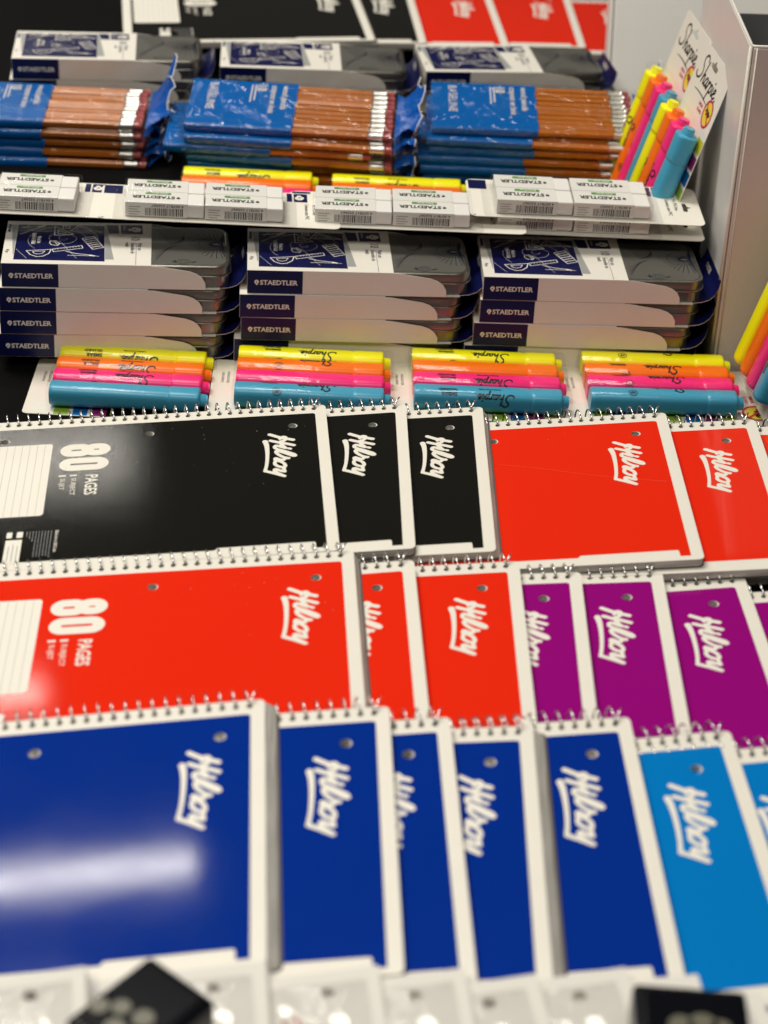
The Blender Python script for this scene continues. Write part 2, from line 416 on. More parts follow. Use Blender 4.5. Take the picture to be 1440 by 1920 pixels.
# pages: thin slabs, each a little out of line with the next
block = sheet(outer, [circ(x, y, 0.0034, 12) for x, y in BIND] + [circ(x, -0.0056, 0.0021, 7) for x in hx], 0.0054, -0.00045)
def page_mat():
    m = mat('shaded page edges', (0.5, 0.48, 0.44), 0.85); nt = m.node_tree; b = nt.nodes['Principled BSDF']  # streaks are sheet edges; shade on the block's sides is mixed into their grey
    tc = nt.nodes.new('ShaderNodeTexCoord'); mp = nt.nodes.new('ShaderNodeMapping'); mp.inputs['Scale'].default_value = (25, 25, 2600)
    n = nt.nodes.new('ShaderNodeTexNoise'); n.inputs['Scale'].default_value = 1.0; n.inputs['Detail'].default_value = 4
    cr = nt.nodes.new('ShaderNodeValToRGB'); cr.color_ramp.elements[0].position = .35; cr.color_ramp.elements[0].color = (.26, .24, .22, 1); cr.color_ramp.elements[1].position = .62; cr.color_ramp.elements[1].color = (.62, .60, .55, 1)
    bp = nt.nodes.new('ShaderNodeBump'); bp.inputs['Strength'].default_value = .6; bp.inputs['Distance'].default_value = .0003
    nt.links.new(tc.outputs['Object'], mp.inputs['Vector']); nt.links.new(mp.outputs[0], n.inputs['Vector']); nt.links.new(n.outputs['Fac'], cr.inputs[0]); nt.links.new(cr.outputs[0], b.inputs['Base Color'])
    nt.links.new(n.outputs['Fac'], bp.inputs['Height']); nt.links.new(bp.outputs[0], b.inputs['Normal']); return m
PEDGE = page_mat()
def pages(skew):
    b = MB(); v = [(x - 0.0007 + (skew * 6 if z < -.003 else 0), y + .0004, z) for x, y, z in block[0]]
    flatf = [f for f in block[1] if abs(block[0][f[0]][2] - block[0][f[1]][2]) + abs(block[0][f[1]][2] - block[0][f[2]][2]) < 1e-6]
    fs = set(flatf); b.add(v, flatf, PAPER); b.add(v, [f for f in block[1] if f not in fs], PEDGE)
    return b.mesh('page_block')
PAGES = {s: pages(s) for s in (0.0, 0.0006, 0.0011)}
backc = prism(rrect(-NL, -NW, 0, 0, 0.004, 4), -0.0067, -0.0061)
BACKC = {}
for s in PAGES:
    b = MB(); b.add([(x + s * 7, y, z) for x, y, z in backc[0]], backc[1], GREYB); BACKC[s] = b.mesh('back_cover')
b = MB(); b.add(*cover_geo, CARDW); COVM = b.mesh('front_cover')
PANM = {}
for c in COVER:
    b = MB(); b.add(*panel_geo, COVER[c]); PANM[c] = b.mesh('colour_panel')
# single wire helix through the holes
hel = []
r_c = 0.0078; cy, cz = 0.0015, -0.0032; seg = 14
a0 = math.atan2(0.0032, -0.0071)
for k in range(seg * (NH - 1) + seg // 2 + 1):
    t = k / seg; a = a0 - 2 * math.pi * t
    hel.append((hx[0] - PIT * t, cy + r_c * math.cos(a), cz + r_c * math.sin(a)))
tail_ = [(hx[0] + 0.0042, cy + 0.002, cz + r_c * 0.93), (hx[0] + 0.0030, cy - .001, cz + r_c * 1.0), (hx[0] + 0.0012, cy - 0.004, cz + r_c * 0.80)]
b = MB(); b.add(*tube(tail_ + hel, 0.00062, 6), STEEL, True); COIL = b.mesh('wire_coil')
b = MB(); b.add(*place(scaled(HILROY, mm), cw90(0, 0, 0.00024)), INKW); LOGO = b.mesh('logo'); b = MB()
b.add(*place(scaled(NUM80, mm), cw90(-0.1985, -0.0395, 0.00024)), INKW)
b.add(*place(fit('PAGES', .0092, .0275, 0.022), cw90(-0.1790, -0.0845, 0.00024)), INKW)
b.add(*place(fit('1', .0052, .0021, 0.01), cw90(-0.1905, -0.0833, 0.00024)), INKW)
b.add(*place(fit('1', .0052, .0021, 0.01), cw90(-0.1985, -0.0833, 0.00024)), INKW)
b.add(*place(fit('SUBJECT', .0046, .0232, 0.004), cw90(-0.1902, -0.0880, 0.00024)), INKW)
b.add(*place(fit('SUJET', .0046, .0155, 0.004), cw90(-0.1982, -0.0880, 0.00024)), INKW)
LETT = b.mesh('lettering'); b = MB()
b.add(*place(fit('26.6 cm x 20.2 cm', .0024, .0270, 0.02), cw90(-0.1955, -0.1565, 0.00024)), INKW)
rng = random.Random(5)
for k in range(9):
    y = -0.1565
    while y > -0.1565 - (0.031 - 0.0032 * k * (k > 5)):
        w = rng.uniform(.0012, .0034); b.add(*flat([(-0.1985 - .0021 * k, y - w), (-0.1979 - .0021 * k, y - w), (-0.1979 - .0021 * k, y), (-0.1985 - .0021 * k, y)], 0.00024), INKG); y -= w + .0007
FINE = b.mesh('small_print'); b = MB()
b.add(*flat(rrect(-0.229, -0.195, -0.2178, -0.1662, .0006), 0.00024), INKW)
b.add(*flat(rrect(-0.222, -0.1635, -0.2178, -0.1562, .0008), 0.00024), INKW)
b.add(*flat(rrect(-0.229, -0.1635, -0.2252, -0.1562, .0008), 0.00024), INKW)
for k in range(3): b.add(*flat([(-0.2265 + .003 * k, -0.193), (-0.2260 + .003 * k, -0.193), (-0.2260 + .003 * k, -0.174 + .002 * (k % 2)), (-0.2265 + .003 * k, -0.174 + .002 * (k % 2))], 0.00034), INKG)
BARS = b.mesh('barcode_panel')
b = MB(); b.add(*flat(rrect(-0.2555, -0.1365, -0.2060, -0.0370, .003), 0.00024), INKW)
for k in range(9): b.add(*flat([(-0.2117 - .0056 * k, -0.1360), (-0.21145 - .0056 * k, -0.1360), (-0.21145 - .0056 * k, -0.0375), (-0.2117 - .0056 * k, -0.0375)], 0.00034), GREYP)
NAME = b.mesh('name_label')

def notebook(col, M, label, group, skew=0.0, full=True):
    t = thing('spiral_notebook', label, 'notebook', M, group)
    obj('front_cover', COVM, t); obj('colour_panel', PANM[col], t); obj('page_block', PAGES[skew], t); obj('back_cover', BACKC[skew], t)
    obj('wire_coil', COIL, t); obj('logo', LOGO, t); obj('lettering', LETT, t)
    if full: obj('small_print', FINE, t); obj('barcode_panel', BARS, t); obj('name_label', NAME, t)
    return t
GN = 'spiral notebooks fanned out in rows'
rows = [
    ('black', -0.0494, 0.1324, 0.0282, 5.91, 3.75, 0.0, 'black notebook showing 80 PAGES, nearest the left edge behind the red ones'),
    ('black', 0.0127, 0.1415, 0.0275, 2.85, 6.0, 0.0, 'narrow black notebook strip between two other black notebooks, middle row'),
    ('black', 0.0724, 0.1444, 0.0266, 1.63, 6.0, 0.0006, 'black notebook directly left of the wide red one below the highlighters'),
    ('red', 0.2131, 0.1365, 0.0340, 1.75, 6.0, 0.0, 'wide red notebook under the highlighters with a faint crease across its cover'),
    ('red', 0.2817, 0.1327, 0.0340, 1.30, 6.0, 0.0, 'red notebook at the right edge, behind the purple ones, half hidden'),
    ('red', 0.3440, 0.1380, 0.0310, 1.0, 6.0, 0.0, 'red notebook cut off by the right edge, only its corner showing'),
    ('red', -0.0193, -0.0723, 0.0302, 4.77, 4.25, 0.0006, 'red notebook showing 80 PAGES, just above the big blue one'),
    ('red', 0.0219, -0.0756, 0.0272, 3.99, 6.0, 0.0, 'narrow red strip of notebook between two red notebooks above the blue row'),
    ('red', 0.0931, -0.0712, 0.0275, 1.60, 6.0, 0.0, 'red notebook right beside the first purple one'),
    ('purple', 0.1351, -0.0764, 0.0247, 0.12, 6.0, 0.0, 'narrow purple notebook next to the red one, its logo half covered'),
    ('purple', 0.1912, -0.0679, 0.0233, 0.09, 6.0, 0.0, 'purple notebook between two other purple ones, logo fully visible'),
    ('purple', 0.2475, -0.0671, 0.0220, 3.59, 6.0, 0.0, 'widest purple notebook, near the right edge of the photo'),
    ('purple', 0.3080, -0.0760, 0.0225, 3.0, 6.0, 0.0, 'purple notebook cut off at the right edge, only a sliver showing'),
    ('blue', -0.0651, -0.2500, 0.0391, 4.94, 6.5, 0.0011, 'big dark blue notebook at lower left with a band of glare'),
    ('blue', 0.0089, -0.2515, 0.0396, 3.71, 6.0, 0.0, 'dark blue notebook directly right of the one with the glare band'),
    ('blue', 0.0451, -0.2545, 0.0362, 4.0, 6.0, 0.0, 'narrowest dark blue strip of notebook, its logo almost all hidden'),
    ('blue', 0.0944, -0.2564, 0.0341, 0.97, 6.0, 0.0011, 'dark blue notebook just right of the narrowest blue strip'),
    ('blue', 0.1530, -0.2420, 0.0331, 3.70, 6.0, 0.0, 'dark blue notebook lying against the light blue one'),
    ('cyan', 0.2124, -0.2488, 0.0320, 5.70, 6.0, 0.0, 'light blue notebook with its whole logo visible, lower right'),
    ('cyan', 0.2645, -0.2560, 0.0325, 6.0, 6.0, 0.0, 'light blue notebook cut off by the right edge of the photo'),
    ('black', -0.0668, 1.0317, 0.0900, 9.1, 0.6, 0.0006, 'out of focus black notebook at the very back with a label box'),
    ('black', -0.0001, 1.0519, 0.0835, 5.9, 0.6, 0.0, 'out of focus black notebook at the back, next to the red ones'),
    ('red', 0.0933, 1.0782, 0.0765, 5.2, 0.6, 0.0, 'out of focus red notebook at the back beside the black one'),
    ('red', 0.1904, 1.1081, 0.0695, 2.4, 0.6, 0.0, 'out of focus red notebook at the back between two red ones'),
    ('red', 0.2750, 1.1150, 0.0625, 2.4, 0.6, 0.0, 'out of focus red notebook at the back touching the white panel'),
]
CREASE = mat('crease in red cover', (0.80, 0.075, 0.035), 0.3)
for col, x, y, z, yaw, roll, sk, lab in rows:
    nb = notebook(col, pose(x, y, z, yaw, roll, 3.0 if col in ('blue', 'cyan') else 0.1), lab, GN, sk)
    if 'faint crease' in lab or '80 PAGES' in lab:
        b = MB(); rs = random.Random(len(lab))
        for k in range(26):
            cx, cy_ = -abs(rs.gauss(.09, .07)) - .012, -.016 - abs(rs.gauss(0, .05)); r = rs.uniform(.00012, .00034)
            if cx > -.2 and cy_ > -.185: b.add(*flat(circ(cx, cy_, r, 6, r * rs.uniform(.5, 1.6)), .00019), GREYP)
        so = obj('scuff_marks', b.mesh('scuff_marks'), nb); so['kind'] = 'stuff'
    if 'faint crease' in lab:
        b = MB(); b.add(*place(decal([(smooth([(-132, -64, .10), (-100, -74, .22), (-60, -88, .2), (-12, -101, .28)]), None)], .12), lambda a, c: (a * mm, c * mm, .0002)), CREASE); obj('crease', b.mesh('crease'), nb)

# ------------------------------------------------------------------ boxed tins
BL, BD, BH = 0.120, 0.084, 0.0208
def boxmap(x, y):       # zoomed photo px on the left box -> metres on the sleeve top
    yf = 545 + (x - 8) * .0355; yb = 308 + (x - 25) * .044
    d = (yf - y) / (yf - yb)
    return ((x - 8 - 17 * d) / 842 * 0.120, d * BD)
def bm_(*p): return [boxmap(a, b) for a, b in p]
def build_box():
    t = thing('tin_set_box', '', 'box', Matrix())
    s = MB(); e = 0.0004
    top = bevbox(0, 0, -e, BL, BD, 0, 0.00015, 1); s.add(*top, BOXW)
    s.add(*prism([(0.0003, e), (e + .0003, e), (e + .0003, BD - e), (0.0003, BD - e)], -BH + e, -e), BOXW)          # left end
    fr = [(0, -BH), (0.1645, -BH), (0.1640, -BH + .006), (0.1615, -BH + .0105), (0.157, -BH + .0140), (0.151, -BH + .0162), (BL + .004, -e * 1.2), (BL, -e), (0, -e)]
    n = len(fr)
    for yy in (0.0, BD - e):
        v = [(x, yy, z) for x, z in fr] + [(x, yy + e, z) for x, z in fr]
        s.add(v, [tuple(range(n)), tuple(range(2 * n - 1, n - 1, -1))] + [((i + 1) % n, i, n + i, n + (i + 1) % n) for i in range(n)], BOXW)
    s.add(*box(0.0004, e, -BH, 0.176, BD - e, -BH + e), BOXW)
    obj('sleeve', s.mesh('sleeve'), t)
    # end flap: floor that curls up past the tin, navy inside
    f = MB(); prof = [(0.176, -BH), (0.184, -BH + .0004), (0.190, -BH + .0022), (0.1945, -BH + .0060), (0.197, -BH + .0110), (0.1985, -BH + .0180)]
    m = len(prof)
    for dz, mt, rev in ((0, BOXW, True), (e, NAVY, False)):
        v = [(x, 0.003 + .001 * k, z + dz) for k, (x, z) in enumerate(prof)] + [(x, BD - .003 - .001 * k, z + dz) for k, (x, z) in enumerate(prof)]
        fs = [(k, k + 1, m + k + 1, m + k) for k in range(m - 1)]
        f.add(v, [tuple(reversed(q)) for q in fs] if rev else fs, mt, True)
    v = [(x, 0.003 + .001 * k, z) for k, (x, z) in enumerate(prof)] + [(x, 0.003 + .001 * k, z + e) for k, (x, z) in enumerate(prof)]
    f.add(v, [(k, k + 1, m + k + 1, m + k) for k in range(m - 1)], BOXW)
    fl = obj('end_flap', f.mesh('end_flap'), t)
    # tin: body and overhanging lid with rounded corners
    bd = MB(); bd.add(*prism(rrect(0.006, 0.0035, 0.1835, BD - .0035, .012, 6), -BH + .0006, -0.0085), TIN)
    rim = rrect(0.0045, 0.002, 0.185, BD - .002, .0132, 6)
    bd.add(*tube([(x, y, -0.0098) for x, y in rim + rim[:1]], 0.0008, 6, False), TIN, True)
    obj('tin_body', bd.mesh('tin_body'), t)
    ld = MB(); L1 = rrect(0.005, 0.0025, 0.1845, BD - .0025, .013, 6); n = len(L1)
    def inset(k): return rrect(0.005 + k, 0.0025 + k, 0.1845 - k, BD - .0025 - k, .013 - k, 6)
    rings = [(L1, -0.0088), (L1, -0.0024), (inset(.0006), -0.0013), (inset(.0018), -0.0009), (inset(.003), -0.0012), (inset(.0036), -0.0012)]
    v = []; fs = []
    for P, z in rings: v += [(x, y, z) for x, y in P]
    for i in range(len(rings) - 1):
        fs += [(i * n + k, i * n + (k + 1) % n, (i + 1) * n + (k + 1) % n, (i + 1) * n + k) for k in range(n)]
    ld.add(v, fs, TIN, True); ld.add([(x, y, -0.0012) for x, y in inset(.0036)], [tuple(range(n))], TINL)
    lid = obj('tin_lid', ld.mesh('tin_lid'), t)
    # engraved drawing on the lid
    A = []
    ex, ey = 0.1745, 0.047
    for k in range(34):
        a = 2 * math.pi * k / 34 + .05; r1 = 0.0045; r2 = 0.024 + .004 * math.sin(3 * a)
        q = [(ex + r * math.cos(a), ey + r * math.sin(a)) for r in (r1, r2)]
        q = [(min(max(x, .1225), .1805), min(max(y, .006), BD - .006)) for x, y in q]
        A.append((q, 0.00020))
    A.append((circ(ex - .003, ey + .001, .0125, 28) + circ(ex - .003, ey + .001, .0125, 28)[:1], .00013))
    for k in range(8):
        x0 = 0.122 + .0028 * k
        A.append(([(x0 + .002, BD - .008), (x0 + .014 - .0012 * k, .046 + .001 * k), (min(x0 + .034, .147), .050 + .0025 * k)], .00013))
        if k < 5: A.append(([(.1235, .012 + .004 * k), (.134 + .002 * k, .040 + .001 * k)], .00011))
    for r in (.0028, .0052): A.append((circ(.146, .0115, r, 18, r * .9) + circ(.146, .0115, r, 18, r * .9)[:1], .00014))
    A.append(([(.1375, .012), (.140, .010), (.139, .014)], .0004)); A.append(([(.153, .0105), (.156, .0118)], .0005))
    A.append((smooth([(ex - .006, ey), (ex - .001, ey + .0032), (ex + .004, ey), (ex - .001, ey - .003)], 5, True), .0008))
    d = decal([([(x * 1000, y * 1000) for x, y in p], r * 1400) for p, r in A], 0.22)
    la = MB(); la.add(*place(scaled(d, mm), norm(0, 0, -0.00108)), mat('lid engraving', (0.008, 0.008, 0.02), 0.6, spec=0.2)); obj('engraving', la.mesh('engraving'), lid)
    # print on the sleeve
    z1, z2 = 0.00012, 0.00024
    p = MB()
    p.add([(x, y, z1) for x, y in bm_((75, 528), (588, 548), (588, 351), (88, 332))], [(0, 1, 2, 3)], NAVY)
    p.add([(x, y, z1) for x, y in bm_((590, 537), (640, 538), (598, 346), (590, 346))], [(0, 1, 2, 3)], GREYP)
    p.add([(x, y, z1) for x, y in bm_((70, 500), (74, 500), (86, 332), (50, 330))], [(0, 1, 2, 3)], GREYP)
    p.add([(x, y, z1) for x, y in bm_((30, 372), (46, 373), (49, 330), (33, 329))], [(0, 1, 2, 3)], NAVY)
    p.add([(x, y, z1) for x, y in bm_((612, 395), (675, 398), (670, 350), (600, 346))], [(0, 1, 2, 3)], NAVY)
    p.add([(x, y, z1) for x, y in bm_((684, 399), (812, 404), (810, 353), (683, 349))], [(0, 1, 2, 3)], NAVY)
    p.add([(x, -0.00012, z) for x, z in ((0.0002, -BH + .0002), (0.0455, -BH + .0002), (0.0455, -0.0003), (0.0002, -0.0003))], [(0, 1, 2, 3)], NAVY)
    obj('printed_panel', p.mesh('printed_panel'), t)
    T = []; lw = .00052
    def L(*q, c=False, w=lw):
        q = bm_(*q); T.append((q + (q[:1] if c else []), w))
    L((110, 350), (200, 347), (250, 340), w=.0009); L((105, 387), (160, 370), (215, 356)); L((150, 362), (295, 352)); L((200, 352), (240, 345), w=.0013); L((120, 355), (150, 340))
    L((300, 348), (300, 400), (407, 396), c=True, w=.0007); L((318, 368), (320, 391), (368, 389), c=True)
    L((345, 346), (385, 348), (387, 362), (348, 361), c=True, w=.0007); L((358, 350), (372, 358))
    L((390, 377), (435, 347), (576, 388), c=True, w=.0007); L((420, 371), (440, 357), (520, 379), c=True)
    sp = [(362 + (6 + 7.2 * a) * math.cos(a) * 1.25, 418 + (6 + 7.2 * a) * math.sin(a) * .48) for a in np.linspace(0, 13, 60)]
    T.append((bm_(*sp), .00022))
    for rx, ry in ((200, 74),): T.append((bm_(*[(350 + rx * math.cos(a), 425 + ry * math.sin(a)) for a in np.linspace(2.5, 6.6, 40)]), .0002))
    L((85, 470), (150, 525), w=.0002); L((330, 432), (430, 530), w=.0002)
    L((276, 432), (308, 430), (332, 447), (318, 457), (284, 452), (274, 442), c=True, w=.0006); L((300, 432), (318, 452))
    L((292, 476), (458, 460), (464, 474), (297, 491), c=True, w=.0006)
    for k in range(9): L((305 + 17 * k, 476 - 1.6 * k), (307 + 17 * k, 481 - 1.6 * k), w=.0003)
    L((458, 421), (528, 410), (583, 473), (520, 482), c=True, w=.0006)
    for k in range(5): L((470 + 11 * k, 430 + 10 * k), (530 + 9 * k, 420 + 11 * k), w=.0008)
    L((145, 482), (285, 478), (272, 500), (240, 514), (205, 516), (168, 504), c=True, w=.0007); L((180, 488), (250, 486), (235, 499), (210, 502), (190, 498), c=True)
    L((370, 490), (430, 504), (520, 514), w=.0007); L((378, 512), (440, 514), (520, 518)); L((505, 515), (530, 518), w=.0014); L((530, 518), (556, 521), w=.0004)
    d = decal([([(x * 1000, y * 1000) for x, y in q], r * 560) for q, r in T], 0.20)
    a = MB(); a.add(*place(scaled(d, mm), norm(0, 0, z2)), INKW); obj('tool_drawing', a.mesh('tool_drawing'), t)
    l = MB()
    def tt(s, x, y, size, m, bold=0.0, xs=1.0):
        cx, cyy = boxmap(x, y); l.add(*place(text(s, size, bold, xs), cw90(cx, cyy, z2)), m)
    tt('Metal tin', 205, 402, .0046, INKW, .02, .85); tt('Bo\u00eete en m\u00e9tal', 174, 384, .0046, INKW, .02, .8)
    cx, cyy = boxmap(192, 398); l.add(*flat([(cx, cyy - .016), (cx + .0003, cyy - .016), (cx + .0003, cyy), (cx, cyy)], z2), INKW)
    obj('panel_lettering', l.mesh('panel_lettering'), t); l = MB()
    tt('10', 742, 412, .0110, NAVY, .0, .85); tt('Math set', 780, 452, .0052, NAVY, 0, .8); tt('Ensemble de', 740, 450, .0052, NAVY, 0, .8); tt('math', 708, 448, .0052, NAVY, 0, .8)
    cx, cyy = boxmap(770, 452); l.add(*flat([(cx, 0.001), (cx + .0003, .001), (cx + .0003, cyy), (cx, cyy)], z2), NAVY)
    tt('10 pc', 30, 470, .0040, NAVY, 0.01, .8)
    obj('lettering', l.mesh('lettering'), t); l = MB()
    cx, cyy = boxmap(765, 376); l.add(*place(scaled(HEAD, .0052), cw90(cx, cyy, z2)), INKW)
    cx, cyy = boxmap(700, 354); l.add(*place(text('STAEDTLER', .0020, .02), cw90(cx, cyy, z2)), INKW)
    obj('badge_print', l.mesh('badge_print'), t); l = MB()
    l.add([(0.0105 + x, -0.00024, -0.0128 + y) for x, y in text('STAEDTLER', .0058, 0.028, 1.02)[0]], text('STAEDTLER', .0058, 0.028, 1.02)[1], INKW)
    l.add([(0.0074 + x * .0022, -0.00024, -0.0108 + y * .0022) for x, y in HEAD[0]], HEAD[1], INKW)
    obj('front_lettering', l.mesh('front_lettering'), t)
    fl_ = MB()
    tx = text('STAEDTLER', .0034, 0.02)
    fl_.add([(0.1955 + .0022 * (y / .0034), 0.060 - x, -BH + .0088 + .0060 * (y / .0034)) for x, y in tx[0]], tx[1], INKW)
    obj('flap_lettering', fl_.mesh('flap_lettering'), fl)
    return t
B0 = build_box(); used = False
stacks = [  # x, y, ztop, yaw, roll, layer offsets, where, group
    (-0.3177, 0.2372, 0.0849, 7.2, -1.4, [0, -2.8, -3.6, -6.5], 'left stack behind the highlighters', 4),
    (-0.1212, 0.2589, 0.0795, 4.9, -0.5, [0, -6, -5, -11], 'middle stack behind the highlighters', 4),
    (0.0725, 0.2748, 0.0768, 2.7, 0.2, [0, -1.3, -5.5, -12], 'right stack beside the white binder', 4),
    (-0.3850, 0.632, 0.1185, 7.0, -0.5, [0, -3, 2], 'blurred left stack behind the pencils', 3),
    (-0.1830, 0.648, 0.1150, 4.5, -0.5, [0, 3, -3], 'blurred middle stack behind the pencils', 3),
    (0.0200, 0.682, 0.1090, 8.5, -0.5, [0, 2, -2], 'blurred right stack behind the pencils', 3)]
ordn = ['top', 'second', 'third', 'lowest visible']
rb = random.Random(3)
for x, y, z, yaw, roll, offs, where, n in stacks:
    for k in range(n):
        M = pose(x + offs[k] * mm, y + (0 if k == 0 else rb.uniform(-.002, .001)), z - k * (BH + .0004), yaw + (0 if k == 0 else rb.uniform(-.8, .5)), roll)
        lab = '%s tin set box of the %s' % (ordn[k] if k < n - 1 or n == 4 else 'bottom', where)
        if not used:
            B0.matrix_world = M; B0['label'] = lab; B0['group'] = 'stacked tin set boxes'; used = True
        else: copy_tree(B0, M, lab, 'stacked tin set boxes')

# ------------------------------------------------------------------ eraser packs
def build_eraser():
    t = thing('eraser_pack', '', 'eraser pack', Matrix())
    zc = -0.0134
    hole = [(-.0075, -.0032), (-.0075, .0004), (-.002, .001), (0, .0045), (.002, .001), (.0075, .0004), (.0075, -.0032)]
    hole = [(0.166 + b * 1.0, 0.026 + a) for a, b in hole]
    b = MB(); b.add(*sheet(rrect(-0.022, -0.0055, 0.178, 0.062, .006, 5), [hole], 0.0005, zc), CARDW); card = obj('card', b.mesh('card'), t)
    p = MB(); z1 = zc + .00012
    for x0, x1, y0, y1 in ((-0.020, -0.0045, 0.044, 0.0605), (0.134, 0.1385, 0.044, 0.0605), (0.1400, 0.1515, 0.044, 0.0605)):
        one('printed_square', flat([(x0, y0), (x1, y0), (x1, y1), (x0, y1)], z1), NAVY, card)
    p.add(*place(scaled(HEAD, .0045), flip(0.1455, 0.0525, z1 + .0001)), INKW); obj('badge_print', p.mesh('badge_print'), card); p = MB()
    for k, s in enumerate(('4 x PVC-free', 'Gommes sans PVC')): p.add(*place(text(s, .0048, 0.01, .8), cw90(0.1555 - .0065 * k, 0.040, z1)), INKK)
    obj('product_lettering', p.mesh('product_lettering'), card); p = MB()
    p.add(*place(text('4 pc', .004), cw90(-0.0195, -0.002, z1)), INKK)
    obj('count_lettering', p.mesh('count_lettering'), card)
    e = MB(); e.add(*bevbox(0.0505, 0.0006, -0.0127, 0.0645, 0.0224, -0.0006, .0012), ERB); EM = e.mesh('eraser')
    s = MB(); s.add(*bevbox(0.0002, 0.0002, -0.0129, 0.0512, 0.0228, -0.0001, .0005), ERW); SM = s.mesh('paper_sleeve')
    l = MB()
    l.add(*place(text('STAEDTLER', .0072, .03, .94), flip(0.0405, 0.0135, 0.0001)), INKK)
    l.add(*place(scaled(HEAD, .0018), flip(0.0435, 0.0110, 0.0001)), INKK)
    l.add(*flat([(0.0160, 0.0165), (0.0370, 0.0165), (0.0370, 0.0205), (0.0160, 0.0205)], 0.0001), GREEN)
    l.add(*place(text('PVC-free', .0036, .02, 1.0), flip(0.0340, 0.0198, 0.0002)), INKW)
    y = 0.00005; rr = random.Random(2); x = 0.0165
    while x < 0.0465:
        w = rr.choice((.0004, .0004, .0007, .001)); l.add([(x, y, -0.0116), (x + w, y, -0.0116), (x + w, y, -0.0048), (x, y, -0.0048)], [(0, 1, 2, 3)], INKK); x += w + rr.choice((.0004, .0006, .0008))
    tx = text('4 007817 525067', .0030, .01, 1.25); l.add([(0.0480 - a, y, -0.0018 - b) for a, b in tx[0]], tx[1], INKK)
    for k in range(4):
        l.add([(0.003, y, -0.0045 - .0022 * k), (0.0125 - .002 * (k % 2), y, -0.0045 - .0022 * k), (0.0125 - .002 * (k % 2), y, -0.0040 - .0022 * k), (0.003, y, -0.0040 - .0022 * k)], [(0, 1, 2, 3)], INKG)
    LM = l.mesh('lettering')
    for ix in range(2):
        for iy in range(2):
            q = obj('eraser', EM, t, (0.0653 * ix, 0.0232 * iy, 0)); obj('paper_sleeve', SM, q); obj('lettering', LM, q)
    c = MB(); c.add(*bevbox(-0.002, -0.0016, -0.0131, 0.1325, 0.048, 0.0008, .0018, 3), BLIS, True)
    # remove the bottom so that the shell is open towards the card, and add its flange
    c.add(*prism(rrect(-0.010, -0.007, 0.142, 0.054, .005, 4), -0.0133, -0.0130), BLIS)
    obj('blister', c.mesh('blister'), t)
    return t
E0 = build_eraser()
GE = 'blister packs of erasers on the boxes'
ers = [(-0.3960, 0.2850, 0.1225, 4.0, -1.5, 1.5, 'eraser pack at the left edge of the photo, only its right half showing'),
       (-0.2247, 0.2929, 0.1195, 5.0, -2.0, 1.6, 'eraser pack above the left stack of tin boxes'),
       (-0.0701, 0.3139, 0.1127, 2.42, -0.4, 2.2, 'eraser pack above the middle stack of tin boxes'),
       (0.0816, 0.3297, 0.1225, 3.54, -1.2, 4.6, 'upper eraser pack at right, its hang hole visible'),
       (0.0830, 0.3330, 0.1070, 2.8, -0.8, 3.6, 'lower eraser pack at right, mostly hidden under another')]
for k, (x, y, z, yaw, roll, pit, lab) in enumerate(ers):
    M = pose(x, y, z, yaw, roll, pit)
    if k == 0: E0.matrix_world = M; E0['label'] = lab; E0['group'] = GE
    else: copy_tree(E0, M, lab, GE)

# ------------------------------------------------------------------ highlighter packs
PENR = 0.0098; PSP = 0.0208
def sq(a, n=3.0): return 1.0 / (abs(math.cos(a)) ** n + abs(math.sin(a)) ** n) ** (1 / n)
def squared(geo):
    out = []
    for x, y, z in geo[0]:
        r = math.hypot(y, z); k = sq(math.atan2(y, z)) if r > PENR * .7 else 1.0
        out.append((x, y * k * 1.0, z * k * .97))
    return out, geo[1]
barrel = lathe([(0.0, PENR * .86), (0.0008, PENR * .93), (0.004, PENR * .955), (0.06, PENR * .965), (0.092, PENR * .955), (0.0955, PENR * .90), (0.0985, PENR * .90)], 28)
capg = lathe([(0.0950, PENR * .93), (0.0953, PENR * .965), (0.098, PENR * .985), (0.1175, PENR * 1.0), (0.1190, PENR * .985), (0.1197, PENR * .93), (0.1197, PENR * .62), (0.1203, PENR * .60), (0.1250, PENR * .56), (0.1258, PENR * .50)], 28)
ORDER = ['yellow', 'orange', 'pink', 'blue']
BM_ = {}; CM_ = {}
for c in ORDER:
    b = MB(); b.add(*squared(barrel), FL[c], True); BM_[c] = b.mesh('highlighter')
    b = MB(); b.add(*squared(capg), FL[c], True)
    CM_[c] = b.mesh('cap')
for me in list(BM_.values()) + list(CM_.values()):
    me.polygons[-1].use_smooth = False; me.polygons[-2].use_smooth = False
def wrap(dec, cx, ct, roll):
    """type upside down round the barrel; ct (m round the girth) and roll (deg) turn it away from the top"""
    out = []
    for x, y in dec[0]:
        a = (ct - y) / PENR + R_(roll); r = PENR * .967 * sq(a) + .00014
        out.append((cx - x, r * math.sin(a), r * math.cos(a) * .97 + .0001))
    return out, dec[1]
ap = decal([(circ(0, 0, 3.4, 24) + circ(0, 0, 3.4, 24)[:1], .28), ([(-2.0, -1.3), (-1.0, 1.5), (0, -1.3)], .3), ([(-1.5, -.2), (-.5, -.2)], .25), ([(.5, -1.4), (.5, 1.4), (1.6, 1.2), (1.7, .2), (.5, 0)], .3)], .25)
PLET = {}
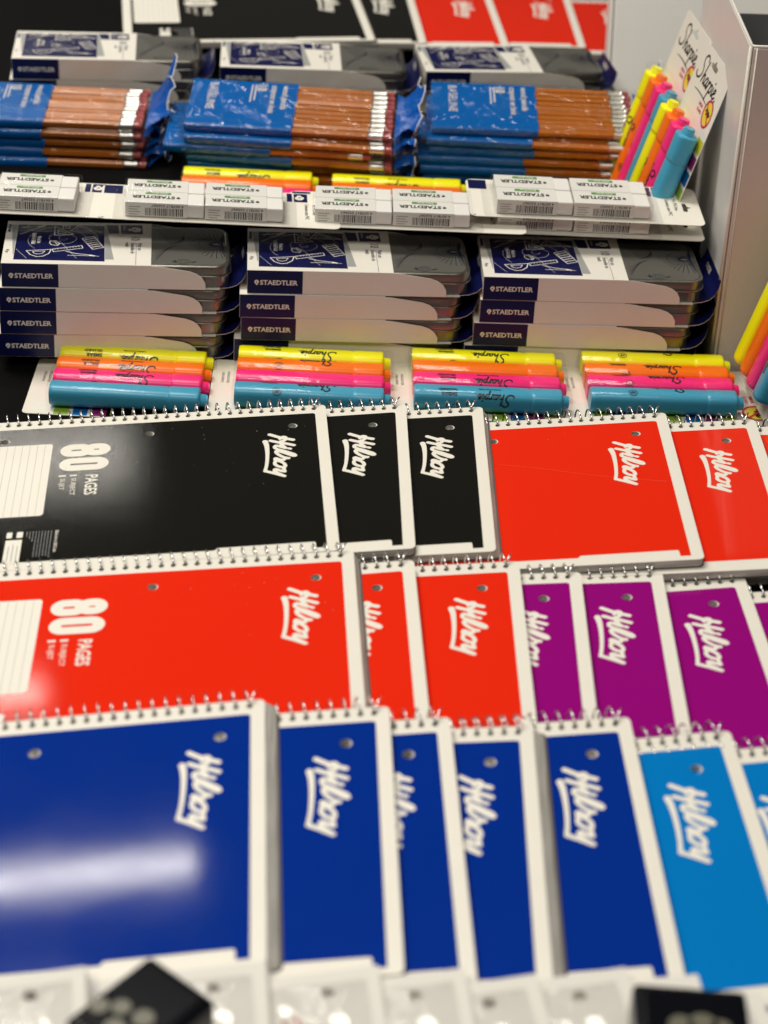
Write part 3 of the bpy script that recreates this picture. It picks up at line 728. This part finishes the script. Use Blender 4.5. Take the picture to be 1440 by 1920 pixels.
def pen_type(roll):
    if roll not in PLET:
        b = MB()
        b.add(*wrap(scaled(SHARP_PEN, mm), 0.0800, -.0015, roll), INKK)
        b.add(*wrap(text('HIGHLIGHTER', .0024, .03, 1.2), 0.0700, .0050, roll), INKK)
        b.add(*wrap(text('SMEAR', .0036, .04, 1.2), 0.0345, -.0008, roll), INKK)
        b.add(*wrap(text('GUARD', .0036, .04, 1.2), 0.0345, .0036, roll), INKK)
        b.add(*wrap(scaled(ap, mm), 0.034, -.0140, roll), INKK)
        PLET[roll] = b.mesh('lettering')
    return PLET[roll]
def blister_geo():
    prof = []
    for k in range(4):
        cy = -PSP * (3 - k)
        for a in np.linspace(-50, 50, 9): prof.append((cy + (PENR * sq(R_(a)) + .0006) * math.sin(R_(a)), .0112 + (PENR * .97 * sq(R_(a)) + .0007) * math.cos(R_(a))))
    prof = [(-3 * PSP - PENR - .0016, .0006), (-3 * PSP - PENR - .0010, .0100)] + prof + [(PENR + .0010, .0100), (PENR + .0016, .0006)]
    n = len(prof); xs = [(-.0022, .93), (-.0010, 1.0), (.1268, 1.0), (.1280, .93)]
    v = []; f = []
    for x, k in xs: v += [(x, -1.5 * PSP + (y + 1.5 * PSP) * (.99 if k < 1 else 1), z * k) for y, z in prof]
    for i in range(3): f += [(i * n + k, (i + 1) * n + k, (i + 1) * n + k + 1, i * n + k + 1) for k in range(n - 1)]
    f += [tuple(range(n)), tuple(range(4 * n - 1, 3 * n - 1, -1))]
    return v, f
hang = [(-.012, -.0022), (-.012, .0022), (-.004, .003), (0, .0065), (.004, .003), (.012, .0022), (.012, -.0022), (.004, -.0032), (-.004, -.0032)]
hang = [(0.172 + b * .9, -0.031 + a * .8) for a, b in hang]
b = MB(); b.add(*sheet(rrect(-0.021, -0.078, 0.182, 0.0145, .004, 5), [hang], 0.0005, 0), CARDW); HCARD = b.mesh('card')
HP = []; z1, z2 = .00012, .00024
def fl_(name):
    global b
    HP.append((name, b.mesh(name))); b = MB()
x = 0.004; k = 0
while x < 0.118:
    b = MB(); b.add(*flat([(x, -0.0772), (x + .0118, -0.0772), (x + .0118, -0.060), (x, -0.060)], z1), STRIP[(0, 1, 2, 3)[k % 4]]); fl_('colour_stripe'); x += .0150; k += 1
b.add(*place(text('HIGHLIGHTER', .0030, .02, 1.0), cw90(-0.0085, -0.006, z1)), INKG)
b.add(*place(text('SURLIGNEUR', .0030, .02, 1.0), cw90(-0.0130, -0.007, z1)), INKG); fl_('small_lettering')
b.add(*place(scaled(SHARP_CARD, mm), cw90(0.1525, 0.0060, z1)), INKK)
b.add(*place(decal([(smooth([(0, 0, .3), (15, 1.0, .55), (30, .6, .6), (42, -.8, .3)]), None)], .3), lambda x_, y_: (0.1445 + y_ * mm, -0.004 - x_ * mm, z1)), INKK); fl_('script_lettering')
def ring(rx, ry, w): return decal([(circ(0, 0, rx, 40, ry) + circ(0, 0, rx, 40, ry)[:1], w)], .35)
RC = (0.140, -0.058)
b.add(*flat(circ(RC[0], RC[1], .0098, 28, .0098), z1), LOGOY)
b.add(*place(decal([(smooth([(-6, 1), (-4, 3.5), (-2.5, -1), (-.5, 3), (1, -2), (3, 2.5), (4, -1), (6.5, 1)]), 1.0)], .35), lambda x_, y_: (RC[0] + y_ * mm, RC[1] - x_ * mm, z2)), INKK)
b.add(*place(ring(11.2, 11.2, 1.0), lambda x_, y_: (RC[0] + x_ * mm, RC[1] + y_ * mm, .00030)), INKR)
b.add(*place(decal([([(-8, -8), (8, 8)], 0.9)], .35), lambda x_, y_: (RC[0] + x_ * mm, RC[1] + y_ * mm,   .00036)), INKR); fl_('round_mark')
b.add(*place(text('SMEAR', .0040, .03, 1.0), cw90(0.1385, -0.029, z1)), INKR)
b.add(*place(text('GUARD', .0040, .03, 1.0), cw90(0.1335, -0.029, z1)), INKR)
fl_('red_lettering')
b = MB(); b.add(*blister_geo(), BLIS, True); HBL = b.mesh('blister')
def highlighter_pack(M, label, group, rolls):
    t = thing('highlighter_pack', label, 'highlighter pack', M, group)
    c = obj('card', HCARD, t); [obj(nm_, me_, c) for nm_, me_ in HP]
    for k, col in enumerate(ORDER):
        p = obj('highlighter', BM_[col], t, (0.0, -PSP * k, 0.0112))
        p['label'] = col + ' highlighter'
        obj('cap', CM_[col], p); obj('lettering', pen_type(-rolls[k]), p)
    obj('blister', HBL, t)
    return t
# card frame: pens' axis height is .0112 above the card
def hp(x, y, z, yaw, roll, label, rolls, pit=0.3): return highlighter_pack(pose(x, y, z - .0112, yaw, roll, pit), label, 'highlighter packs lying flat', rolls)
hp(-0.2739, 0.2427, 0.0005, 1.4, -1.2, 'leftmost highlighter pack, on bare black table under the left box stack', (35, 18, -5, 175))
hp(-0.1270, 0.2464, 0.0060, 2.0, -1.2, 'highlighter pack between the leftmost pack and the middle of the row', (-5, -48, 170, -42), 0.5)
hp(0.0164, 0.2594, 0.0050, 2.5, -1.0, 'highlighter pack whose pink and blue barrels show their lettering clearly', (-5, 172, 12, 30), 0.5)
hp(0.1589, 0.2689, 0.0050, 3.0, -0.5, 'rightmost flat highlighter pack, beside the binder, its card end uncovered', (-72, -22, -38, -62))
hp(-0.2030, 0.5080, 0.0555, 2.0, -0.8, 'yellow and orange highlighters peeking out under the middle pencil stack', (30, 150, 0, 0))
hp(-0.0640, 0.5080, 0.0555, 2.0, -0.8, 'yellow highlighter pack peeking out behind the eraser pack in the middle', (42, 150, 0, 0))
hp(0.0750, 0.5100, 0.0555, 2.0, -0.8, 'highlighter pack almost hidden behind the right eraser pack, yellow sliver', (150, 150, 0, 0))
def upright(x, y, z, label, rolls):
    M = Matrix.Translation((x, y, z)) @ Matrix.Rotation(R_(6.7), 4, 'Z') @ Matrix.Rotation(-R_(74.9), 4, 'Y') @ Matrix.Rotation(R_(-1.2), 4, 'Z')
    return highlighter_pack(M, label, 'highlighter packs standing on end', rolls)
upright(0.2109, 0.5579, 0.0415, 'standing highlighter pack further back, next to the pencils', (-20, -35, 120, 150))
upright(0.2141, 0.4533, 0.0468, 'standing highlighter pack closer to the white binder', (100, -75, -30, 170))
upright(0.3020, 0.2520, 0.0200, 'standing highlighter pack cut off by the right edge of the photo', (120, 120, 120, -20))

# ------------------------------------------------------------------ pencil packs
PL = 0.193; PP = 0.0078
def hexrod(x0, x1, r, n=6, rot=30):
    v = []
    for x in (x0, x1): v += [(x, r * math.cos(R_(rot + 360 * k / n)), r * math.sin(R_(rot + 360 * k / n))) for k in range(n)]
    return v, [tuple(range(n - 1, -1, -1)), tuple(range(n, 2 * n))] + [(k, (k + 1) % n, n + (k + 1) % n, n + k) for k in range(n)]
b = MB(); b.add(*hexrod(0.004, PL - .021, .0037), WOOD)
tx = text('HB', .0032, .03); b.add([(PL - .034 + x * 1.4, y - .001, .00325) for x, y in tx[0]], tx[1], INKK); PM = b.mesh('pencil')
b = MB(); b.add(*lathe([(PL - .021, .0036), (PL - .019, .0039), (PL - .017, .0035), (PL - .014, .0038), (PL - .011, .0035), (PL - .009, .0039), (PL - .007, .0036)], 12), FERR, True); FM = b.mesh('ferrule')
b = MB(); b.add(*lathe([(PL - .007, .0034), (PL - .0012, .0034), (PL, .0026)], 12), RUB, True); RM = b.mesh('eraser')
PW = 10 * PP
def film_geo(x0, x1, y0, y1, z0, z1, seed, amp):
    """wrinkled pillow of film round the pencils: a closed tube with pinched ends"""
    rng = np.random.RandomState(seed); nx, nt = 26, 28; v = []; f = []
    for i in range(nx):
        u = i / (nx - 1); x = x0 + (x1 - x0) * u
        e = min(1, min(u, 1 - u) / .05); sq = .25 + .75 * math.sqrt(max(0, 1 - (1 - e) ** 2))
        for k in range(nt):
            a = 2 * math.pi * k / nt; ca, sa = math.cos(a), math.sin(a)
            sy = math.copysign(abs(ca) ** .22, ca); sz = math.copysign(abs(sa) ** .35, sa)
            w = amp * rng.normal()
            v.append((x, (y0 + y1) / 2 + (y1 - y0) / 2 * sy + w * .6, (z0 + z1) / 2 + (z1 - z0) / 2 * sz * sq + w * sq))
    for i in range(nx - 1):
        for k in range(nt):
            k2 = (k + 1) % nt; f.append((i * nt + k, (i + 1) * nt + k, (i + 1) * nt + k2, i * nt + k2))
    f.append(tuple(range(nt))); f.append(tuple(range(nx * nt - 1, (nx - 1) * nt - 1, -1)))
    return v, f
def ribbon_label(seed):
    """blue printed film over the first half: top and front, ribbed over the pencils"""
    v = []; f = []; rng = np.random.RandomState(seed)
    prof = [(-.0042, -.0040), (-.0050, -.001), (-.0046, .002), (-.003, .0041)]
    for k in range(10):
        for a in (-35, -12, 12, 35): prof.append((PP * k + .0044 * math.sin(R_(a)), .0002 + .0044 * math.cos(R_(a)) ** .6))
    prof += [(PP * 9 + .004, .0035), (PP * 9 + .0052, 0), (PP * 9 + .0045, -.004)]
    n = len(prof); xs = np.linspace(0, 0.1005, 9)
    for i, x in enumerate(xs):
        for (y, z) in prof:
            w = .00018 * rng.normal(); v.append((x + (.0006 * math.sin(y * 300) if i == 8 else 0), y, z + w))
    for i in range(8): f += [(i * n + k, (i + 1) * n + k, (i + 1) * n + k + 1, i * n + k + 1) for k in range(n - 1)]
    return v, f
def crimp(seed, lift, length):
    """crumpled printed film end, opening like a fan"""
    rng = np.random.RandomState(seed); nx, ny = 9, 13; v = []; f = []
    ph = rng.uniform(0, 6.28, 4)
    for i in range(nx):
        u = i / (nx - 1)
        for k in range(ny):
            q = k / (ny - 1); y = -.004 + (PP * 9 + .008) * (.5 + (q - .5) * (1 - .35 * math.sin(u * 2.6)))
            z = .002 * u + .006 * u * math.sin(q * 11 + ph[0]) * (1 - .3 * u) + .004 * u * math.sin(q * 23 + ph[1] + 2 * u) + lift * u ** 1.6 * (.25 + q)
            x = PL + .003 + length * u * (1 - .25 * math.sin(q * 7 + ph[2]) ** 2)
            v.append((x + rng.normal() * .0006 * u, y + rng.normal() * .0008 * u, z + rng.normal() * .0009 * u))
    for i in range(nx - 1):
        f += [(i * ny + k, (i + 1) * ny + k, (i + 1) * ny + k + 1, i * ny + k + 1) for k in range(ny - 1)]
    return v, f, ny
def pencil_pack(M, label, seed, lift=0.004, length=0.022, open_top=False):
    t = thing('pencil_pack', label, 'pencil pack', M, 'stacked packs of pencils')
    rng = random.Random(seed)
    for k in range(10):
        p = obj('pencil', PM, t, (rng.uniform(-.001, .001), PP * k, rng.uniform(-.0003, .0003))); p.rotation_euler = (R_(rng.choice((0, 0, 8, -8, 4))), 0, 0)
        obj('ferrule', FM, p); obj('eraser', RM, p)
    b = MB(); v, f = ribbon_label(seed); b.add(v, f, LBL, True); lb = obj('printed_label', b.mesh('printed_label'), t)
    l = MB(); z = .0049
    l.add(*place(text('BASELINE', .0115, .0, .85, sp=1.12), cw90(0.0165, PP * 8.6, z)), INKW)
    obj('brand_lettering', l.mesh('brand_lettering'), lb); l = MB()
    l.add(*place(text('10', .0130, .02, .9), cw90(0.0620, PP * 8.8, z)), INKW)
    for k in range(2): l.add(*flat([(.0600 - .0035 * k, PP * 5.2 - .003 * k), (.0610 - .0035 * k, PP * 5.2 - .003 * k), (.0610 - .0035 * k, PP * 8.6), (.0600 - .0035 * k, PP * 8.6)], z), INKW)
    obj('count_lettering', l.mesh('count_lettering'), lb); l = MB()
    l.add(*place(text('wood pencils', .0088, .01, .85), cw90(0.0865, PP * 8.7, z)), INKW)
    l.add(*place(text('crayons en bois', .0088, .01, .85), cw90(0.0755, PP * 8.7, z)), INKW)
    obj('lettering', l.mesh('lettering'), lb)
    b = MB(); b.add(*film_geo(-.006, PL + .008, -.0058, PP * 9 + .0058, -.0047, .0055, seed, .0005), FILM, True); obj('film_wrap', b.mesh('film_wrap'), t)
    b = MB(); v, f, ny = crimp(seed, lift, length); b.add(v, f, TAIL, True)
    m = len(v) - ny
    b.add([(x, y, z + .0003) for x, y, z in v[m - ny:]], [(k, ny + k, ny + k + 1, k + 1) for k in range(ny - 1)], TAIL, True)
    rimv = [Vector(p) for p in v[m:]]; b.add(*tube(rimv, .00055, 5), TAILW, True)
    obj('crimped_end', b.mesh('crimped_end'), t)
    return t
pst = [(-0.4400, 0.5450, 0.0870, 2.0, 'left', (0, -4, 2, -3, 5, 1), (.034, .004, .010, .006, .004, .004)), (-0.2040, 0.5280, 0.0990, -1.5, 'middle', (0, 1, -38, 3, 6, 2), (.018, .004, .004, .008, .004, .004)), (0.0270, 0.5490, 0.1000, 2.0, 'right', (0, -10, -4, -24, -18, -12), (.030, .004, .004, .004, .004, .004))]
ordp = ['top', 'second', 'third', 'fourth', 'fifth', 'lowest']
rp = random.Random(11)
for si, (x, y, z, yaw, nm, offs, lifts) in enumerate(pst):
    for k in range(6):
        M = pose(x + offs[k] * mm * (0.5 if k else 1), y + (0 if k == 0 else rp.uniform(-.005, .002)), z - .0092 * k - (0.001 if k else 0), yaw + (0 if k == 0 else rp.uniform(-1.2, 1.2)), -.3, (6.0 if si == 0 else 13.0) - 1.8 * k)
        pencil_pack(M, '%s pencil pack in the %s pencil stack behind the erasers' % (ordp[k], nm), 20 * si + k + 1, lifts[k], .026 if k == 0 else .020)

# ------------------------------------------------------------------ ring binders
def seam_tube(b, pts, r=.0011): b.add(*tube(pts, r, 6), SEAM, True)
t = thing('ring_binder', 'white vinyl ring binder standing upright, spine facing the viewer, at the right', 'binder', Matrix.Translation((0.2723, 0.2960, -0.012)) @ Matrix.Rotation(R_(-1.2), 4, 'Y'))
H_ = 0.284
one('front_cover', bevbox(0, 0.0036, 0, 0.0034, 0.270, H_, .0010), BINDW, t)
one('spine', bevbox(0.0026, 0.0, 0, 0.0700, 0.0034, H_, .0012), SPINE, t)
one('back_cover', bevbox(0.0704, 0.006, 0, 0.0736, 0.270, H_, .0012), BINDW, t)
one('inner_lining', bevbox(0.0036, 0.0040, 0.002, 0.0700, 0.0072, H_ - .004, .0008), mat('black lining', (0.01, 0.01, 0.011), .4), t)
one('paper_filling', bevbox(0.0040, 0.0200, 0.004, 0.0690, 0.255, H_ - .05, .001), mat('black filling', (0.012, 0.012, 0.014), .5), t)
b = MB(); seam_tube(b, [(0.0006, 0.0030, 0.001), (0.0006, 0.0030, H_ * .5), (0.0006, 0.0030, H_)], .0016); seam_tube(b, [(0.0052, -0.0004, 0.001), (0.0052, -0.0004, H_ * .5), (0.0052, -.0004, H_)], .0007)
seam_tube(b, [(0.0016, 0.006, H_ + .0005), (0.0016, 0.27, H_ + .0005)], .0013); seam_tube(b, [(0.0016, 0.0040, H_ + .0005), (0.004, .0016, H_ + .0008), (0.07, .0016, H_ + .0008)], .0013)
obj('seam', b.mesh('seam'), t)
t = thing('ring_binder', 'white ring binder standing behind the others, its broad face towards the viewer', 'binder', Matrix.Translation((0.2130, 0.7750, 0.047)) @ Matrix.Rotation(R_(-20), 4, 'X') @ Matrix.Rotation(R_(-1.0), 4, 'Y'))
one('front_cover', bevbox(0.004, 0, 0, 0.262, 0.0032, H_, .0012), BINDB, t)
one('back_cover', bevbox(0.004, 0.036, 0, 0.262, 0.0392, H_, .0012), BINDB, t)
one('spine', bevbox(0.0, 0.0036, 0, 0.0032, 0.0356, H_, .0012), BINDB, t)

# ------------------------------------------------------------------ loose-leaf paper packs along the front
fh = [circ(-0.0263 - .0005, -0.0145, .0036, 14), circ(-0.134, -0.0145, .0036, 14), circ(-0.242, -0.0145, .0036, 14)]
b = MB()
sl = sheet(rrect(-NL, -NW, 0, 0, .001, 2), fh, .0030, 0)
for k in range(3): b.add([(x + .0006 * ((k * 7) % 3 - 1), y, z - .0031 * k) for x, y, z in sl[0]], sl[1], PACKW)
b.add(*box(-NL + .003, -NW + .003, -.0120, -.003, -.003, -.0094), mat('dark backing', (.02, .02, .02), .6)); LP = b.mesh('paper_sheets')
def wrap_film(seed):
    rng = np.random.RandomState(seed); nx, ny = 22, 18; v = []; f = []
    ph = rng.uniform(0, 6, 6)
    for i in range(nx):
        for j in range(ny):
            x = -NL - .004 + (NL + .008) * i / (nx - 1); y = -NW - .004 + (NW + .007) * j / (ny - 1)
            edge_ = i in (0, nx - 1) or j in (0, ny - 1)
            c = math.exp(-((x + .04) ** 2 + (y + .03) ** 2) / .004)
            z = .0006 + .0004 * abs(math.sin(40 * (x * .8 + y) + ph[0])) + .0010 * c * abs(math.sin(70 * (x - y * .6) + ph[1]))
            v.append((x, y, -.010 if edge_ else z))
    for i in range(nx - 1):
        for j in range(ny - 1): f.append((i * ny + j, (i + 1) * ny + j, (i + 1) * ny + j + 1, i * ny + j + 1))
    return v, f
WF = []
for k in range(3):
    b = MB(); b.add(*wrap_film(k + 1), FILMW, True); WF.append(b.mesh('shrink_film'))
b = MB(); b.add(*place(decal([(smooth([(0, 0), (6, 3), (14, -2), (22, 2), (30, -1)]), 1.3), ([(4, -9), (22, -9)], .9), (smooth([(-3, 8), (4, 12), (12, 9)]), 1.0)], .5), lambda x, y: (-0.0500 + y * mm * .7, -0.030 - x * mm * .8, .00012)), INKR)
PPR = b.mesh('red_print')
packs = [(-0.1330, -0.4730, 0.0500, 10.0, 5.0, 'shrink-wrapped paper pack at the bottom left corner, lower edge than its neighbour'),
         (-0.0470, -0.4540, 0.0400, 7.5, 5.5, 'paper pack behind the diamond-tilted black box'),
         (0.0090, -0.4530, 0.0400, 8.0, 6.0, 'paper pack with red print on its left side'),
         (0.0520, -0.4520, 0.0400, 7.6, 6.0, 'paper pack with creased glinting film round its punched hole'),
         (0.0880, -0.4530, 0.0395, 9.5, 6.0, 'narrow paper pack with its punched hole beside the neighbouring edge'),
         (0.1330, -0.4450, 0.0390, 9.5, 6.0, 'paper pack with a raised corner left of the square black box'),
         (0.1690, -0.4470, 0.0385, 6.8, 6.0, 'paper pack right behind the square black box'),
         (0.1990, -0.4560, 0.0380, 8.2, 6.0, 'paper pack right of the square black box below the light blue notebook'),
         (0.2450, -0.4600, 0.0375, 7.0, 6.0, 'paper pack cut off at the bottom right corner')]
for k, (x, y, z, yaw, roll, lab) in enumerate(packs):
    t = thing('paper_pack', lab, 'paper pack', pose(x, y - .006, z, yaw, roll, 0.5), 'shrink-wrapped paper packs along the front')
    obj('paper_sheets', LP, t); obj('shrink_film', WF[k % 3], t)
    if k == 2: obj('red_print', PPR, t)

# ------------------------------------------------------------------ two black boxes at the very front
def black_box(M, label, w, d, spots):
    t = thing('black_box', label, 'box', M)
    one('body', bevbox(-w / 2, -d / 2, -0.022, w / 2, d / 2, 0, .003, 3), BLACKP, t, True)
    one('raised_rim', bevbox(-w / 2 + .004, -d / 2 + .004, -.001, w / 2 - .004, d / 2 - .004, 0.0015, .0012), BLACKP, t)
    for x, y, r in spots:
        v, f = prism(circ(x, y, r, 20), .0013, .0026); one('spot', (v, f), CREAM, t)
black_box(Matrix.Translation((-0.0985, -0.5335, 0.0810)) @ Matrix.Rotation(R_(-38), 4, 'Z'), 'black box turned like a diamond at the lower left, pale spots on top', 0.043, 0.054,
          [(-.006, -.006, .0045), (.006, -.004, .005), (-.014, -.012, .0045), (.000, -.016, .0048), (.013, -.013, .0045)])
black_box(Matrix.Translation((0.1525, -0.5290, 0.0800)) @ Matrix.Rotation(R_(-2), 4, 'Z'), 'black box lying square to the edge at the lower right, pale oval on top', 0.053, 0.056,
          [(.004, .002, .0070), (-.006, .001, .0060), (.012, .001, .0050)])
